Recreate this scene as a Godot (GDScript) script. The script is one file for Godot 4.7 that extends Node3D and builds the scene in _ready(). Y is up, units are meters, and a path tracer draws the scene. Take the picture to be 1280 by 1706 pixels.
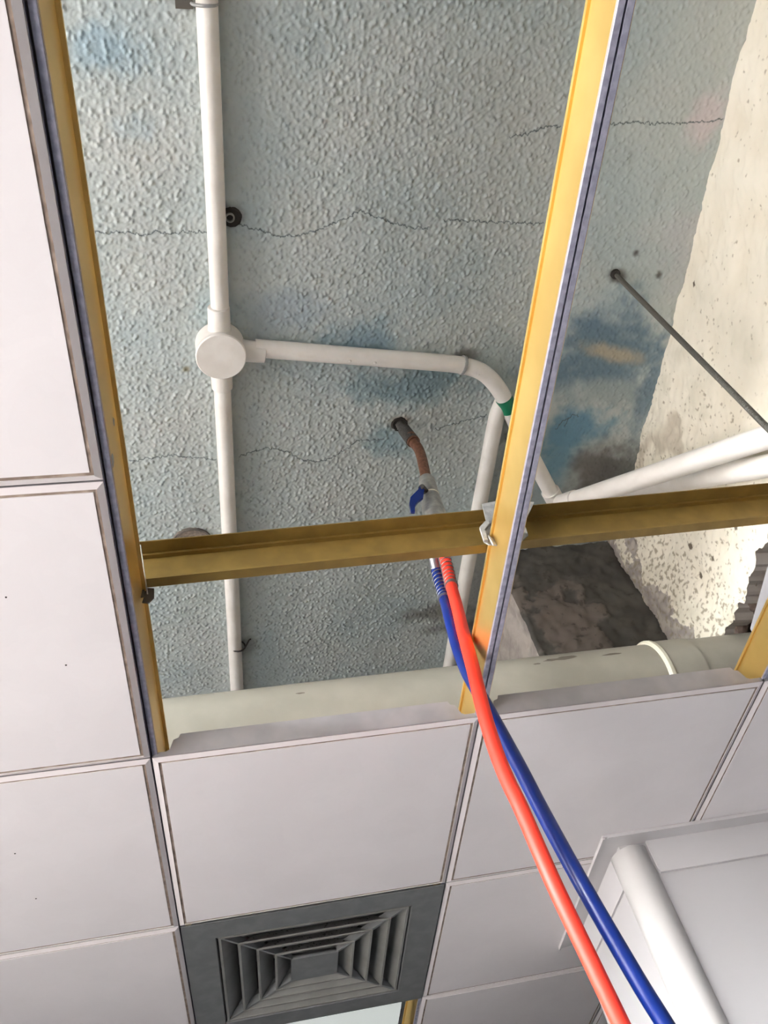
extends Node3D
# A look up through an opening in a clip-in metal tile ceiling at the concrete slab, conduits and pipes above it.
# Metres, y up. Tile joints lie on a 0.3 m grid: x = 0 and 0.3 are the two keels, z = 0 the far edge of the opening.

const CAM := Vector3(0.0678, 1.916, 0.6478)
const FOCAL := 1443.97
const ROT := Vector3(0.8679, -0.3055, -0.3116)
const CEIL := 2.4      # underside of the tiles
const SLAB := 2.85     # underside of the concrete slab

var cam_basis: Basis
var M := {}
var taken := {}

# ------------------------------------------------------------------ pixel -> place
func ray(u: float, v: float) -> Vector3:
	return cam_basis * Vector3((u - 640.0) / FOCAL, -(v - 853.0) / FOCAL, -1.0)
func on_y(u: float, v: float, y: float) -> Vector3:
	var d := ray(u, v)
	return CAM + d * ((y - CAM.y) / d.y)
func on_x(u: float, v: float, x: float) -> Vector3:
	var d := ray(u, v)
	return CAM + d * ((x - CAM.x) / d.x)
func on_z(u: float, v: float, z: float) -> Vector3:
	var d := ray(u, v)
	return CAM + d * ((z - CAM.z) / d.z)

# ------------------------------------------------------------------ nodes
func numbered(called: String) -> String:
	var n: int = taken.get(called, 0)
	taken[called] = n + 1
	return called if n == 0 else "%s_%03d" % [called, n]
func meta(o: Node, label: String, category := "", group := "", kind := "") -> void:
	if label: o.set_meta("label", label)
	if category: o.set_meta("category", category)
	if group: o.set_meta("group", group)
	if kind: o.set_meta("kind", kind)
func thing(called: String, label: String, category: String, at := Vector3.ZERO, group := "", kind := "") -> Node3D:
	var o := Node3D.new()
	o.name = numbered(called)
	add_child(o)
	o.position = at
	meta(o, label, category, group, kind)
	return o
func part(called: String, shape, m: Material, parent: Node3D, at := Vector3.ZERO, label := "") -> MeshInstance3D:
	var o := MeshInstance3D.new()
	if shape is SurfaceTool:
		shape.generate_normals()
		o.mesh = shape.commit()
	else:
		o.mesh = shape
	o.material_override = m
	o.name = called
	o.position = at
	o.cast_shadow = GeometryInstance3D.SHADOW_CASTING_SETTING_ON
	parent.add_child(o, true)
	if label: o.set_meta("label", label)
	return o
func solo(called: String, shape, m: Material, label: String, category: String, group := "", kind := "") -> MeshInstance3D:
	var o := part(numbered(called), shape, m, self)
	meta(o, label, category, group, kind)
	return o

# ------------------------------------------------------------------ shapes
func st_new(smooth := false) -> SurfaceTool:
	var st := SurfaceTool.new()
	st.begin(Mesh.PRIMITIVE_TRIANGLES)
	st.set_smooth_group(0 if smooth else -1)
	return st
func tri(st: SurfaceTool, a: Vector3, b: Vector3, c: Vector3) -> void:
	st.add_vertex(a); st.add_vertex(b); st.add_vertex(c)
func quad(st: SurfaceTool, a: Vector3, b: Vector3, c: Vector3, d: Vector3) -> void:
	tri(st, a, b, c); tri(st, a, c, d)
func hexa(st: SurfaceTool, p: Array) -> void:   # p: bottom a b c d then top a b c d
	quad(st, p[0], p[1], p[2], p[3]); quad(st, p[7], p[6], p[5], p[4])
	for i in 4:
		var j := (i + 1) % 4
		quad(st, p[j], p[i], p[i + 4], p[j + 4])
func box(st: SurfaceTool, lo: Vector3, hi: Vector3) -> void:
	hexa(st, [Vector3(lo.x, lo.y, lo.z), Vector3(hi.x, lo.y, lo.z), Vector3(hi.x, lo.y, hi.z), Vector3(lo.x, lo.y, hi.z),
		Vector3(lo.x, hi.y, lo.z), Vector3(hi.x, hi.y, lo.z), Vector3(hi.x, hi.y, hi.z), Vector3(lo.x, hi.y, hi.z)])
func box_shape(lo: Vector3, hi: Vector3) -> SurfaceTool:
	var st := st_new(); box(st, lo, hi); return st
func prism(st: SurfaceTool, poly: Array, off: Vector3) -> void:   # planar polygon pushed along off
	var flat := PackedVector2Array()
	var n := off.normalized()
	var ux := n.cross(Vector3.UP if absf(n.y) < 0.9 else Vector3.RIGHT).normalized()
	var uy := n.cross(ux)
	for q in poly: flat.append(Vector2(q.dot(ux), q.dot(uy)))
	var idx := Geometry2D.triangulate_polygon(flat)
	for i in range(0, idx.size(), 3):
		tri(st, poly[idx[i]], poly[idx[i + 1]], poly[idx[i + 2]])
		tri(st, poly[idx[i + 2]] + off, poly[idx[i + 1]] + off, poly[idx[i]] + off)
	for i in poly.size():
		var j := (i + 1) % poly.size()
		quad(st, poly[i], poly[j], poly[j] + off, poly[i] + off)
func curve(pts: Array, step := 0.006) -> Array:      # smooth path through the points
	var c := Curve3D.new()
	for i in pts.size():
		var t := Vector3.ZERO
		if i > 0 and i < pts.size() - 1:
			var d: Vector3 = (pts[i + 1] - pts[i - 1]).normalized()
			t = d * minf(pts[i].distance_to(pts[i - 1]), pts[i].distance_to(pts[i + 1])) * 0.36
		c.add_point(pts[i], -t, t)
	var out := []
	var n := int(ceil(c.get_baked_length() / step))
	for i in n + 1: out.append(c.sample_baked(c.get_baked_length() * i / n, true))
	return out
func frame_at(d: Vector3, last: Vector3) -> Vector3:
	var s := (last - d * last.dot(d))
	if s.length() < 1e-4: s = d.cross(Vector3(0.31, 0.8, 0.52))
	return s.normalized()
func tube(st: SurfaceTool, pts: Array, r, seg := 16, caps := true) -> void:   # r: one radius or one per point
	var rings := []
	var side := Vector3(0.37, 0.1, 0.92)
	for i in pts.size():
		var a: Vector3 = pts[maxi(i - 1, 0)]
		var b: Vector3 = pts[mini(i + 1, pts.size() - 1)]
		var d := (b - a).normalized()
		if d.length() < 0.5: d = Vector3.UP
		side = frame_at(d, side)
		var up := d.cross(side)
		var rr: float = r[i] if r is Array else r
		var ring := []
		for k in seg:
			var t := TAU * k / seg
			ring.append(pts[i] + (side * cos(t) + up * sin(t)) * rr)
		rings.append(ring)
	for i in rings.size() - 1:
		for k in seg:
			var l := (k + 1) % seg
			quad(st, rings[i][k], rings[i + 1][k], rings[i + 1][l], rings[i][l])
	if caps:
		for e in [0, rings.size() - 1]:
			for k in seg:
				var l := (k + 1) % seg
				if e == 0: tri(st, pts[0], rings[0][k], rings[0][l])
				else: tri(st, pts[e], rings[e][l], rings[e][k])
func tube_shape(pts: Array, r, seg := 16) -> SurfaceTool:
	# ends get doubled rings so that the caps stay crisp
	var st := st_new(true)
	tube(st, pts, r, seg, false)
	st.set_smooth_group(-1)
	for e in [0, 1]:
		var i: int = 0 if e == 0 else pts.size() - 1
		var d: Vector3 = ((pts[1] - pts[0]) if e == 0 else (pts[i] - pts[i - 1])).normalized()
		var s := frame_at(d, Vector3(0.37, 0.1, 0.92))
		var u := d.cross(s)
		var rr: float = r[i] if r is Array else r
		for k in seg:
			var a := TAU * k / seg
			var b := TAU * (k + 1) / seg
			tri(st, pts[i], pts[i] + (s * cos(a) + u * sin(a)) * rr, pts[i] + (s * cos(b) + u * sin(b)) * rr)
	return st
func stepped(a: Vector3, b: Vector3, prof: Array, seg := 28) -> SurfaceTool:   # prof: [t along a->b, radius]; lathed
	var st := st_new(true)
	var d := (b - a).normalized()
	var s := frame_at(d, Vector3(0.37, 0.1, 0.92))
	var u := d.cross(s)
	for i in prof.size() - 1:
		st.set_smooth_group(i)
		var pa: Vector3 = a.lerp(b, prof[i][0])
		var pb: Vector3 = a.lerp(b, prof[i + 1][0])
		for k in seg:
			var t0 := TAU * k / seg
			var t1 := TAU * (k + 1) / seg
			var e0 := s * cos(t0) + u * sin(t0)
			var e1 := s * cos(t1) + u * sin(t1)
			quad(st, pa + e0 * prof[i][1], pb + e0 * prof[i + 1][1], pb + e1 * prof[i + 1][1], pa + e1 * prof[i][1])
	return st
func spring(pts: Array, r: float, wire: float, pitch: float) -> SurfaceTool:   # coil wound round a path
	var out := []
	var side := Vector3(0.37, 0.1, 0.92)
	var turn := 0.0
	for i in pts.size() - 1:
		var d: Vector3 = (pts[i + 1] - pts[i])
		var n := maxi(2, int(d.length() / pitch * 14))
		side = frame_at(d.normalized(), side)
		var up := d.normalized().cross(side)
		for k in n:
			out.append(pts[i] + d * (float(k) / n) + (side * cos(turn) + up * sin(turn)) * r)
			turn += TAU * d.length() / pitch / n
	var st := st_new(true)
	tube(st, out, wire, 6)
	return st

# ------------------------------------------------------------------ materials
func mat(c: Color, rough := 0.6, metal := 0.0) -> StandardMaterial3D:
	var m := StandardMaterial3D.new()
	m.albedo_color = c
	m.roughness = rough
	m.metallic = metal
	return m
func c8(r: int, g: int, b: int) -> Color:
	return Color(r / 255.0, g / 255.0, b / 255.0)
func noise_tex(seed_: int, freq: float, lo: Color, hi: Color, size := 512, oct := 4, at0 := 0.25, at1 := 0.75) -> NoiseTexture2D:
	var n := FastNoiseLite.new()
	n.seed = seed_; n.frequency = freq; n.fractal_octaves = oct
	n.noise_type = FastNoiseLite.TYPE_SIMPLEX_SMOOTH
	var t := NoiseTexture2D.new()
	t.width = size; t.height = size; t.seamless = true; t.noise = n
	var g := Gradient.new()
	g.offsets = PackedFloat32Array([at0, at1]); g.colors = PackedColorArray([lo, hi])
	t.color_ramp = g
	return t
func rough_relief(m: StandardMaterial3D, seed_: int, freq: float, strength: float, tile: float) -> void:
	var n := FastNoiseLite.new()
	n.seed = seed_; n.frequency = freq; n.fractal_octaves = 4
	var t := NoiseTexture2D.new()
	t.width = 512; t.height = 512; t.seamless = true; t.noise = n; t.as_normal_map = true; t.bump_strength = strength
	m.normal_enabled = true; m.normal_texture = t
	m.uv1_triplanar = true; m.uv1_world_triplanar = true; m.uv1_scale = Vector3.ONE / tile
func mottled(lo: Color, hi: Color, seed_: int, freq: float, tile: float, rough: float, metal := 0.0, at0 := 0.25, at1 := 0.75) -> StandardMaterial3D:
	var m := mat(Color.WHITE, rough, metal)
	m.albedo_texture = noise_tex(seed_, freq, lo, hi, 512, 4, at0, at1)
	m.uv1_triplanar = true; m.uv1_world_triplanar = true; m.uv1_scale = Vector3.ONE / tile
	return m
func make_materials() -> void:
	M.tile = mottled(c8(236, 232, 233), c8(240, 236, 237), 3, 0.006, 0.5, 0.34)
	M.bevel = mat(c8(226, 220, 220), 0.38)
	M.dirt = mottled(c8(128, 112, 100), c8(172, 156, 142), 8, 0.02, 0.2, 0.9)
	M.alu = mottled(c8(164, 162, 165), c8(178, 176, 179), 9, 0.01, 0.3, 0.42, 0.1)
	M.gold = mottled(c8(228, 190, 112), c8(238, 202, 124), 5, 0.008, 0.4, 0.32, 0.8)
	M.channel = mottled(c8(128, 104, 54), c8(140, 115, 60), 6, 0.02, 0.3, 0.5, 0.45)
	M.keel_bottom = mottled(c8(150, 150, 166), c8(176, 175, 190), 7, 0.03, 0.12, 0.5, 0.2)
	M.zinc = mottled(c8(160, 160, 160), c8(186, 186, 184), 11, 0.02, 0.1, 0.5, 0.35)
	M.zinc_dark = mat(c8(96, 92, 86), 0.5, 0.4)
	M.pvc = mottled(c8(234, 229, 222), c8(242, 238, 232), 12, 0.01, 0.2, 0.34)
	M.drain = mottled(c8(166, 162, 149), c8(174, 170, 157), 13, 0.012, 0.3, 0.4)
	M.ring = mat(c8(224, 220, 200), 0.5)
	M.copper = mottled(c8(98, 66, 50), c8(132, 92, 72), 14, 0.03, 0.08, 0.45, 0.4)
	M.iron = mottled(c8(62, 60, 58), c8(92, 90, 86), 15, 0.04, 0.06, 0.55, 0.4)
	M.brass_grey = mottled(c8(150, 150, 146), c8(178, 178, 172), 16, 0.02, 0.1, 0.35, 0.5)
	M.orange = mat(Color(1.0, 0.24, 0.165), 0.5)
	M.blue = mat(Color(0.02, 0.15, 0.46), 0.36)
	M.steel = mat(c8(150, 150, 152), 0.35, 0.8)
	M.green = mat(c8(20, 110, 78), 0.45)
	M.vent = mottled(c8(102, 104, 105), c8(112, 114, 114), 18, 0.02, 0.3, 0.5)
	M.louvre = mottled(c8(122, 122, 118), c8(132, 132, 128), 17, 0.02, 0.3, 0.6)
	M.duct = mat(c8(112, 113, 112), 0.7)
	M.dust = mat(c8(52, 49, 45), 1.0)
	M.white_wall = mat(c8(194, 192, 193), 0.3)
	M.trim = mat(c8(206, 204, 205), 0.36)
	M.guard = mat(c8(212, 210, 208), 0.4)
	M.cement = mottled(c8(92, 88, 82), c8(122, 114, 108), 19, 0.012, 0.35, 0.95)
	M.brick = mottled(c8(84, 70, 62), c8(116, 100, 90), 20, 0.03, 0.2, 0.95)
	rough_relief(M.cement, 23, 0.02, 6.0, 0.35)
	rough_relief(M.brick, 24, 0.03, 10.0, 0.2)
	M.rod = mat(c8(98, 96, 90), 0.5, 0.5)
	M.hole = mat(c8(40, 36, 33), 0.95)
	M.plug = mottled(c8(118, 106, 96), c8(146, 134, 122), 25, 0.03, 0.1, 0.9)
	M.wall = mat(c8(120, 120, 122), 0.7)
	M.floor = mottled(c8(74, 72, 72), c8(86, 84, 84), 26, 0.01, 0.8, 0.5)
	M.frame = mat(c8(226, 226, 226), 0.4)
	M.glass = mat(Color(0.95, 0.98, 0.98, 0.06), 0.02)
	M.glass.transparency = BaseMaterial3D.TRANSPARENCY_ALPHA
	M.lamp = mat(c8(236, 240, 238), 0.5)
	M.lamp.emission_enabled = true
	M.lamp.emission = c8(226, 238, 232)
	M.lamp.emission_energy_multiplier = 0.5

# ------------------------------------------------------------------ slab surface
const SX0 := -0.36
const SX1 := 0.70
const SZ0 := -0.52
const SZ1 := 0.80
var stain_n := FastNoiseLite.new()
func blend_spot(c: Color, x: float, z: float, s: Array) -> Color:
	# s: [centre, rx, rz, turn, colour, strength]
	var d := Vector2(x - s[0].x, z - s[0].y).rotated(-s[3])
	var q := sqrt(pow(d.x / s[1], 2) + pow(d.y / s[2], 2))
	q += stain_n.get_noise_2d(x * 1.0, z * 1.0) * 0.55 + stain_n.get_noise_2d(x * 4.0 + 9.0, z * 4.0) * 0.25
	var k: float = (1.0 - smoothstep(0.3, 1.3, q)) * s[5]
	return c.lerp(s[4], k)
func spot(u: float, v: float, ru: float, rv: float, c: Color, k: float, turn := 0.0) -> Array:
	var p := on_y(u, v, SLAB)
	var a := on_y(u + ru, v, SLAB)
	var b := on_y(u, v + rv, SLAB)
	return [Vector2(p.x, p.z), Vector2(a.x - p.x, a.z - p.z).length(), Vector2(b.x - p.x, b.z - p.z).length(), turn, c, k]
func slab_texture() -> ImageTexture:
	var W := 320
	var H := 400
	stain_n.seed = 77; stain_n.frequency = 14.0; stain_n.fractal_octaves = 4
	var base := c8(182, 190, 188)
	var n2 := FastNoiseLite.new(); n2.seed = 5; n2.frequency = 5.0; n2.fractal_octaves = 4
	var blue := c8(114, 140, 152)
	var spots := [
		spot(175, 85, 75, 45, c8(148, 172, 184), 0.75), spot(225, 215, 40, 25, c8(166, 186, 196), 0.4),
		spot(470, 515, 110, 32, c8(150, 164, 174), 0.55), spot(610, 575, 70, 42, blue, 0.7), spot(690, 640, 110, 40, c8(112, 136, 143), 0.8),
		spot(650, 735, 40, 30, c8(110, 138, 148), 0.6), spot(360, 520, 50, 40, c8(160, 182, 186), 0.4), spot(830, 600, 60, 50, c8(142, 158, 162), 0.4),
		spot(1010, 590, 115, 80, c8(86, 110, 126), 0.9), spot(1020, 590, 62, 16, c8(176, 162, 140), 0.85, -0.25), spot(1000, 655, 70, 26, c8(160, 170, 168), 0.8),
		spot(1085, 640, 20, 90, c8(84, 108, 126), 0.6), spot(960, 715, 62, 36, c8(92, 134, 158), 0.85), spot(930, 765, 34, 50, c8(110, 152, 174), 0.85),
		spot(990, 780, 46, 42, c8(112, 108, 104), 0.9), spot(1030, 790, 46, 46, c8(94, 93, 90), 0.7), spot(1000, 850, 90, 50, c8(110, 106, 102), 0.8),
		spot(1175, 205, 34, 52, c8(206, 194, 196), 0.8), spot(1130, 390, 60, 44, c8(188, 186, 190), 0.5), spot(1130, 470, 26, 50, c8(186, 184, 186), 0.35),
		spot(715, 1022, 62, 16, c8(108, 108, 102), 0.8), spot(745, 1045, 50, 10, c8(100, 100, 96), 0.6), spot(325, 1000, 60, 50, c8(180, 192, 190), 0.4),
		spot(388, 360, 26, 22, c8(120, 122, 120), 0.7), spot(1027, 458, 16, 12, c8(80, 76, 72), 0.9), spot(1060, 422, 7, 6, c8(84, 82, 80), 0.9),
		spot(1098, 458, 5, 5, c8(80, 78, 76), 0.9), spot(1096, 330, 7, 40, c8(140, 146, 146), 0.3), spot(774, 592, 22, 14, c8(112, 112, 108), 0.85),
		spot(310, 615, 8, 5, c8(130, 126, 104), 0.9), spot(668, 704, 18, 12, c8(120, 106, 92), 0.8), spot(410, 1075, 20, 14, c8(130, 132, 128), 0.7),
		spot(335, 8, 30, 12, c8(110, 112, 108), 0.6)]
	var img := Image.create(W, H, false, Image.FORMAT_RGB8)
	for j in H:
		var z := lerpf(SZ0, SZ1, (j + 0.5) / H)
		for i in W:
			var x := lerpf(SX0, SX1, (i + 0.5) / W)
			var c := base
			var k := n2.get_noise_2d(x, z)
			c = c.lerp(c8(162, 178, 182), clampf(k * 0.9, 0, 0.5))
			c = c.lerp(c8(192, 194, 188), clampf(-k * 0.8, 0, 0.4))
			for s in spots:
				if absf(x - s[0].x) < s[1] * 2.2 + s[2] and absf(z - s[0].y) < s[2] * 2.2 + s[1]: c = blend_spot(c, x, z, s)
			img.set_pixel(i, j, c)
	img.resize(1280, 1600, Image.INTERPOLATE_CUBIC)
	# hairline cracks
	var jit := FastNoiseLite.new(); jit.seed = 3; jit.frequency = 0.05; jit.fractal_octaves = 3
	var cracks := [
		[[158, 388], [200, 386], [240, 391], [262, 386], [290, 389], [320, 386], [350, 389]],
		[[398, 374], [420, 381], [440, 385], [455, 393], [490, 394], [520, 386], [545, 378], [560, 370], [580, 362], [600, 352], [620, 359], [640, 367], [665, 374], [690, 380], [716, 379]],
		[[740, 367], [790, 369], [850, 371], [905, 373]],
		[[215, 768], [290, 758], [320, 762], [360, 764]],
		[[398, 760], [420, 752], [448, 745], [478, 751], [500, 765], [525, 770], [545, 766], [575, 750], [595, 735], [640, 731]],
		[[725, 715], [770, 702], [812, 692]],
		[[850, 226], [880, 222], [905, 213], [935, 211]], [[1008, 207], [1060, 204], [1100, 206], [1140, 206], [1165, 203], [1205, 199]],
		[[925, 716], [940, 700], [958, 690], [965, 692]], [[945, 700], [942, 710]]]
	var dark := c8(84, 92, 94)
	for cr in cracks:
		for s in cr.size() - 1:
			var a := on_y(cr[s][0], cr[s][1], SLAB)
			var b := on_y(cr[s + 1][0], cr[s + 1][1], SLAB)
			var n := int(a.distance_to(b) / 0.0004)
			for k in n:
				var p := a.lerp(b, float(k) / n)
				var fx := (p.x - SX0) / (SX1 - SX0) * 1280.0 + jit.get_noise_2d(p.x * 3000, p.z * 900) * 2.6
				var fy := (p.z - SZ0) / (SZ1 - SZ0) * 1600.0 + jit.get_noise_2d(p.x * 3000 + 500, p.z * 900) * 4.0
				var wide := 1 if jit.get_noise_2d(p.x * 1500 + 90, 7.0) > -0.1 else 0
				for dy in 1 + wide:
					var ix := int(fx)
					var iy := int(fy) + dy
					if ix > 0 and iy > 0 and ix < 1279 and iy < 1599:
						img.set_pixel(ix, iy, img.get_pixel(ix, iy).lerp(dark, 0.85 if dy == 0 else 0.3))
	img.generate_mipmaps()
	return ImageTexture.create_from_image(img)
func build_slab() -> void:
	var top := thing("ceiling", "pale blue concrete slab with knobbly sprayed paint, stains and hairline cracks", "ceiling", Vector3.ZERO, "", "structure")
	var nx := 800
	var nz := 1000
	var big := FastNoiseLite.new(); big.seed = 41; big.frequency = 185.0; big.fractal_octaves = 2; big.noise_type = FastNoiseLite.TYPE_CELLULAR; big.fractal_type = FastNoiseLite.FRACTAL_NONE; big.cellular_return_type = FastNoiseLite.RETURN_DISTANCE; big.cellular_jitter = 1.0
	var fine := FastNoiseLite.new(); fine.seed = 42; fine.frequency = 215.0; fine.fractal_octaves = 1; fine.noise_type = FastNoiseLite.TYPE_SIMPLEX_SMOOTH
	var size := FastNoiseLite.new(); size.seed = 44; size.frequency = 70.0; size.fractal_octaves = 2; size.noise_type = FastNoiseLite.TYPE_SIMPLEX_SMOOTH
	var slow := FastNoiseLite.new(); slow.seed = 43; slow.frequency = 7.0; slow.fractal_octaves = 2
	var h := PackedFloat32Array(); h.resize((nx + 1) * (nz + 1))
	var v := PackedVector3Array(); v.resize(h.size())
	var uv := PackedVector2Array(); uv.resize(h.size())
	for j in nz + 1:
		var z := lerpf(SZ0, SZ1, float(j) / nz)
		for i in nx + 1:
			var x := lerpf(SX0, SX1, float(i) / nx)
			var a := big.get_noise_2d(x, z * 0.72)
			var b := fine.get_noise_2d(x, z * 0.85)
			var calm := 1.0 - 0.45 * smoothstep(0.42, 0.6, x)
			if i == 0 or j == 0 or i == nx or j == nz: calm = 0.0
			var k0 := clampf(0.62 + size.get_noise_2d(x, z) * 1.3, 0.0, 1.25)
			var d := ((1.0 - smoothstep(-1.0, -0.42, a)) * 0.0016 * k0 + smoothstep(-0.3, 0.7, b) * 0.00035) * calm + slow.get_noise_2d(x, z) * 0.0012
			var k := j * (nx + 1) + i
			v[k] = Vector3(x, SLAB - d, z)
			uv[k] = Vector2(float(i) / nx, float(j) / nz)
	var nrm := PackedVector3Array(); nrm.resize(h.size())
	for j in nz + 1:
		for i in nx + 1:
			var i0 := maxi(i - 1, 0); var i1 := mini(i + 1, nx)
			var j0 := maxi(j - 1, 0); var j1 := mini(j + 1, nz)
			var ex := v[j * (nx + 1) + i1] - v[j * (nx + 1) + i0]
			var ez := v[j1 * (nx + 1) + i] - v[j0 * (nx + 1) + i]
			nrm[j * (nx + 1) + i] = ex.cross(ez).normalized()
	var idx := PackedInt32Array(); idx.resize(nx * nz * 6)
	var q := 0
	for j in nz:
		for i in nx:
			var a := j * (nx + 1) + i
			var c := a + nx + 1
			idx[q] = a; idx[q + 1] = c + 1; idx[q + 2] = a + 1
			idx[q + 3] = a; idx[q + 4] = c; idx[q + 5] = c + 1
			q += 6
	for i in nrm.size(): if nrm[i].y > 0.0: nrm[i] = -nrm[i]
	var arr := []; arr.resize(Mesh.ARRAY_MAX)
	arr[Mesh.ARRAY_VERTEX] = v; arr[Mesh.ARRAY_NORMAL] = nrm; arr[Mesh.ARRAY_TEX_UV] = uv; arr[Mesh.ARRAY_INDEX] = idx
	var am := ArrayMesh.new()
	am.add_surface_from_arrays(Mesh.PRIMITIVE_TRIANGLES, arr)
	var m := mat(Color.WHITE, 0.55)
	m.albedo_texture = slab_texture()
	part("painted_surface", am, m, top)
	var plain := mat(c8(182, 190, 188), 0.6)
	var s := st_new()
	box(s, Vector3(-1.25, SLAB, -1.85), Vector3(SX0, SLAB + 0.15, 1.95)); box(s, Vector3(SX1, SLAB, -1.85), Vector3(1.65, SLAB + 0.15, 1.95))
	box(s, Vector3(SX0, SLAB, -1.85), Vector3(SX1, SLAB + 0.15, SZ0)); box(s, Vector3(SX0, SLAB, SZ1), Vector3(SX1, SLAB + 0.15, 1.95))
	box(s, Vector3(SX0, SLAB + 0.004, SZ0), Vector3(SX1, SLAB + 0.15, SZ1))
	part("concrete_slab", s, plain, top)

# ------------------------------------------------------------------ room shell
func build_shell() -> void:
	var x0 := -0.9; var x1 := 1.6; var z0 := -1.8; var z1 := 1.9
	solo("floor", box_shape(Vector3(x0 - 0.1, -0.1, z0 - 0.1), Vector3(x1 + 0.1, 0, z1 + 0.1)), M.floor, "pale stone floor of the room", "floor", "", "structure")
	solo("wall_back", box_shape(Vector3(x0 - 0.1, 0, z0 - 0.1), Vector3(x1 + 0.1, SLAB, z0)), M.wall, "plain pale wall at the far end of the room", "wall", "", "structure")
	solo("wall_front", box_shape(Vector3(x0 - 0.1, 0, z1), Vector3(x1 + 0.1, SLAB, z1 + 0.1)), M.wall, "plain pale wall behind the viewer", "wall", "", "structure")
	solo("wall_right", box_shape(Vector3(x1, 0, z0), Vector3(x1 + 0.1, SLAB, z1)), M.wall, "plain pale side wall", "wall", "", "structure")
	# high window in the left wall; transom beside it added, unseen, to brighten the slab
	var lo := 1.35; var hi := 2.69; var za := -0.08; var zb := 1.3; var tl := 2.46; var ta := -0.95; var tb := -0.13
	var s := st_new()
	var xa := x0 - 0.1
	box(s, Vector3(xa, 0, z0), Vector3(x0, lo, z1)); box(s, Vector3(xa, hi, z0), Vector3(x0, SLAB, z1))
	box(s, Vector3(xa, lo, zb), Vector3(x0, hi, z1)); box(s, Vector3(xa, lo, tb), Vector3(x0, hi, za))
	box(s, Vector3(xa, lo, ta), Vector3(x0, tl, tb)); box(s, Vector3(xa, lo, z0), Vector3(x0, hi, ta))
	solo("wall_left", s, M.wall, "plain wall with the high window and the added transom in it", "wall", "", "structure")
	var t := 0.03
	for k in 2:
		var q: Array = [[lo, hi, za, zb, 0.55], [tl, hi, ta, tb, -0.58]][k]   # y0, y1, z0, z1, mullion
		var w := thing("window_%d" % (k + 1), ["white framed high window reaching above the tile ceiling", "added unseen transom that brightens the slab above the tile ceiling"][k], "window", Vector3.ZERO, "", "structure")
		s = st_new()
		box(s, Vector3(x0 - 0.08, q[0], q[2]), Vector3(x0 - 0.02, q[0] + t, q[3])); box(s, Vector3(x0 - 0.08, q[1] - t, q[2]), Vector3(x0 - 0.02, q[1], q[3]))
		for zz in [q[2], q[4], q[3] - t]: box(s, Vector3(x0 - 0.08, q[0] + t, zz), Vector3(x0 - 0.02, q[1] - t, zz + t))
		part("window_frame", s, M.frame, w)
		part("pane", box_shape(Vector3(x0 - 0.052, q[0] + t, q[2] + t), Vector3(x0 - 0.048, q[1] - t, q[4])), M.glass, w)
		part("pane", box_shape(Vector3(x0 - 0.052, q[0] + t, q[4] + t), Vector3(x0 - 0.048, q[1] - t, q[3] - t)), M.glass, w)

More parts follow.
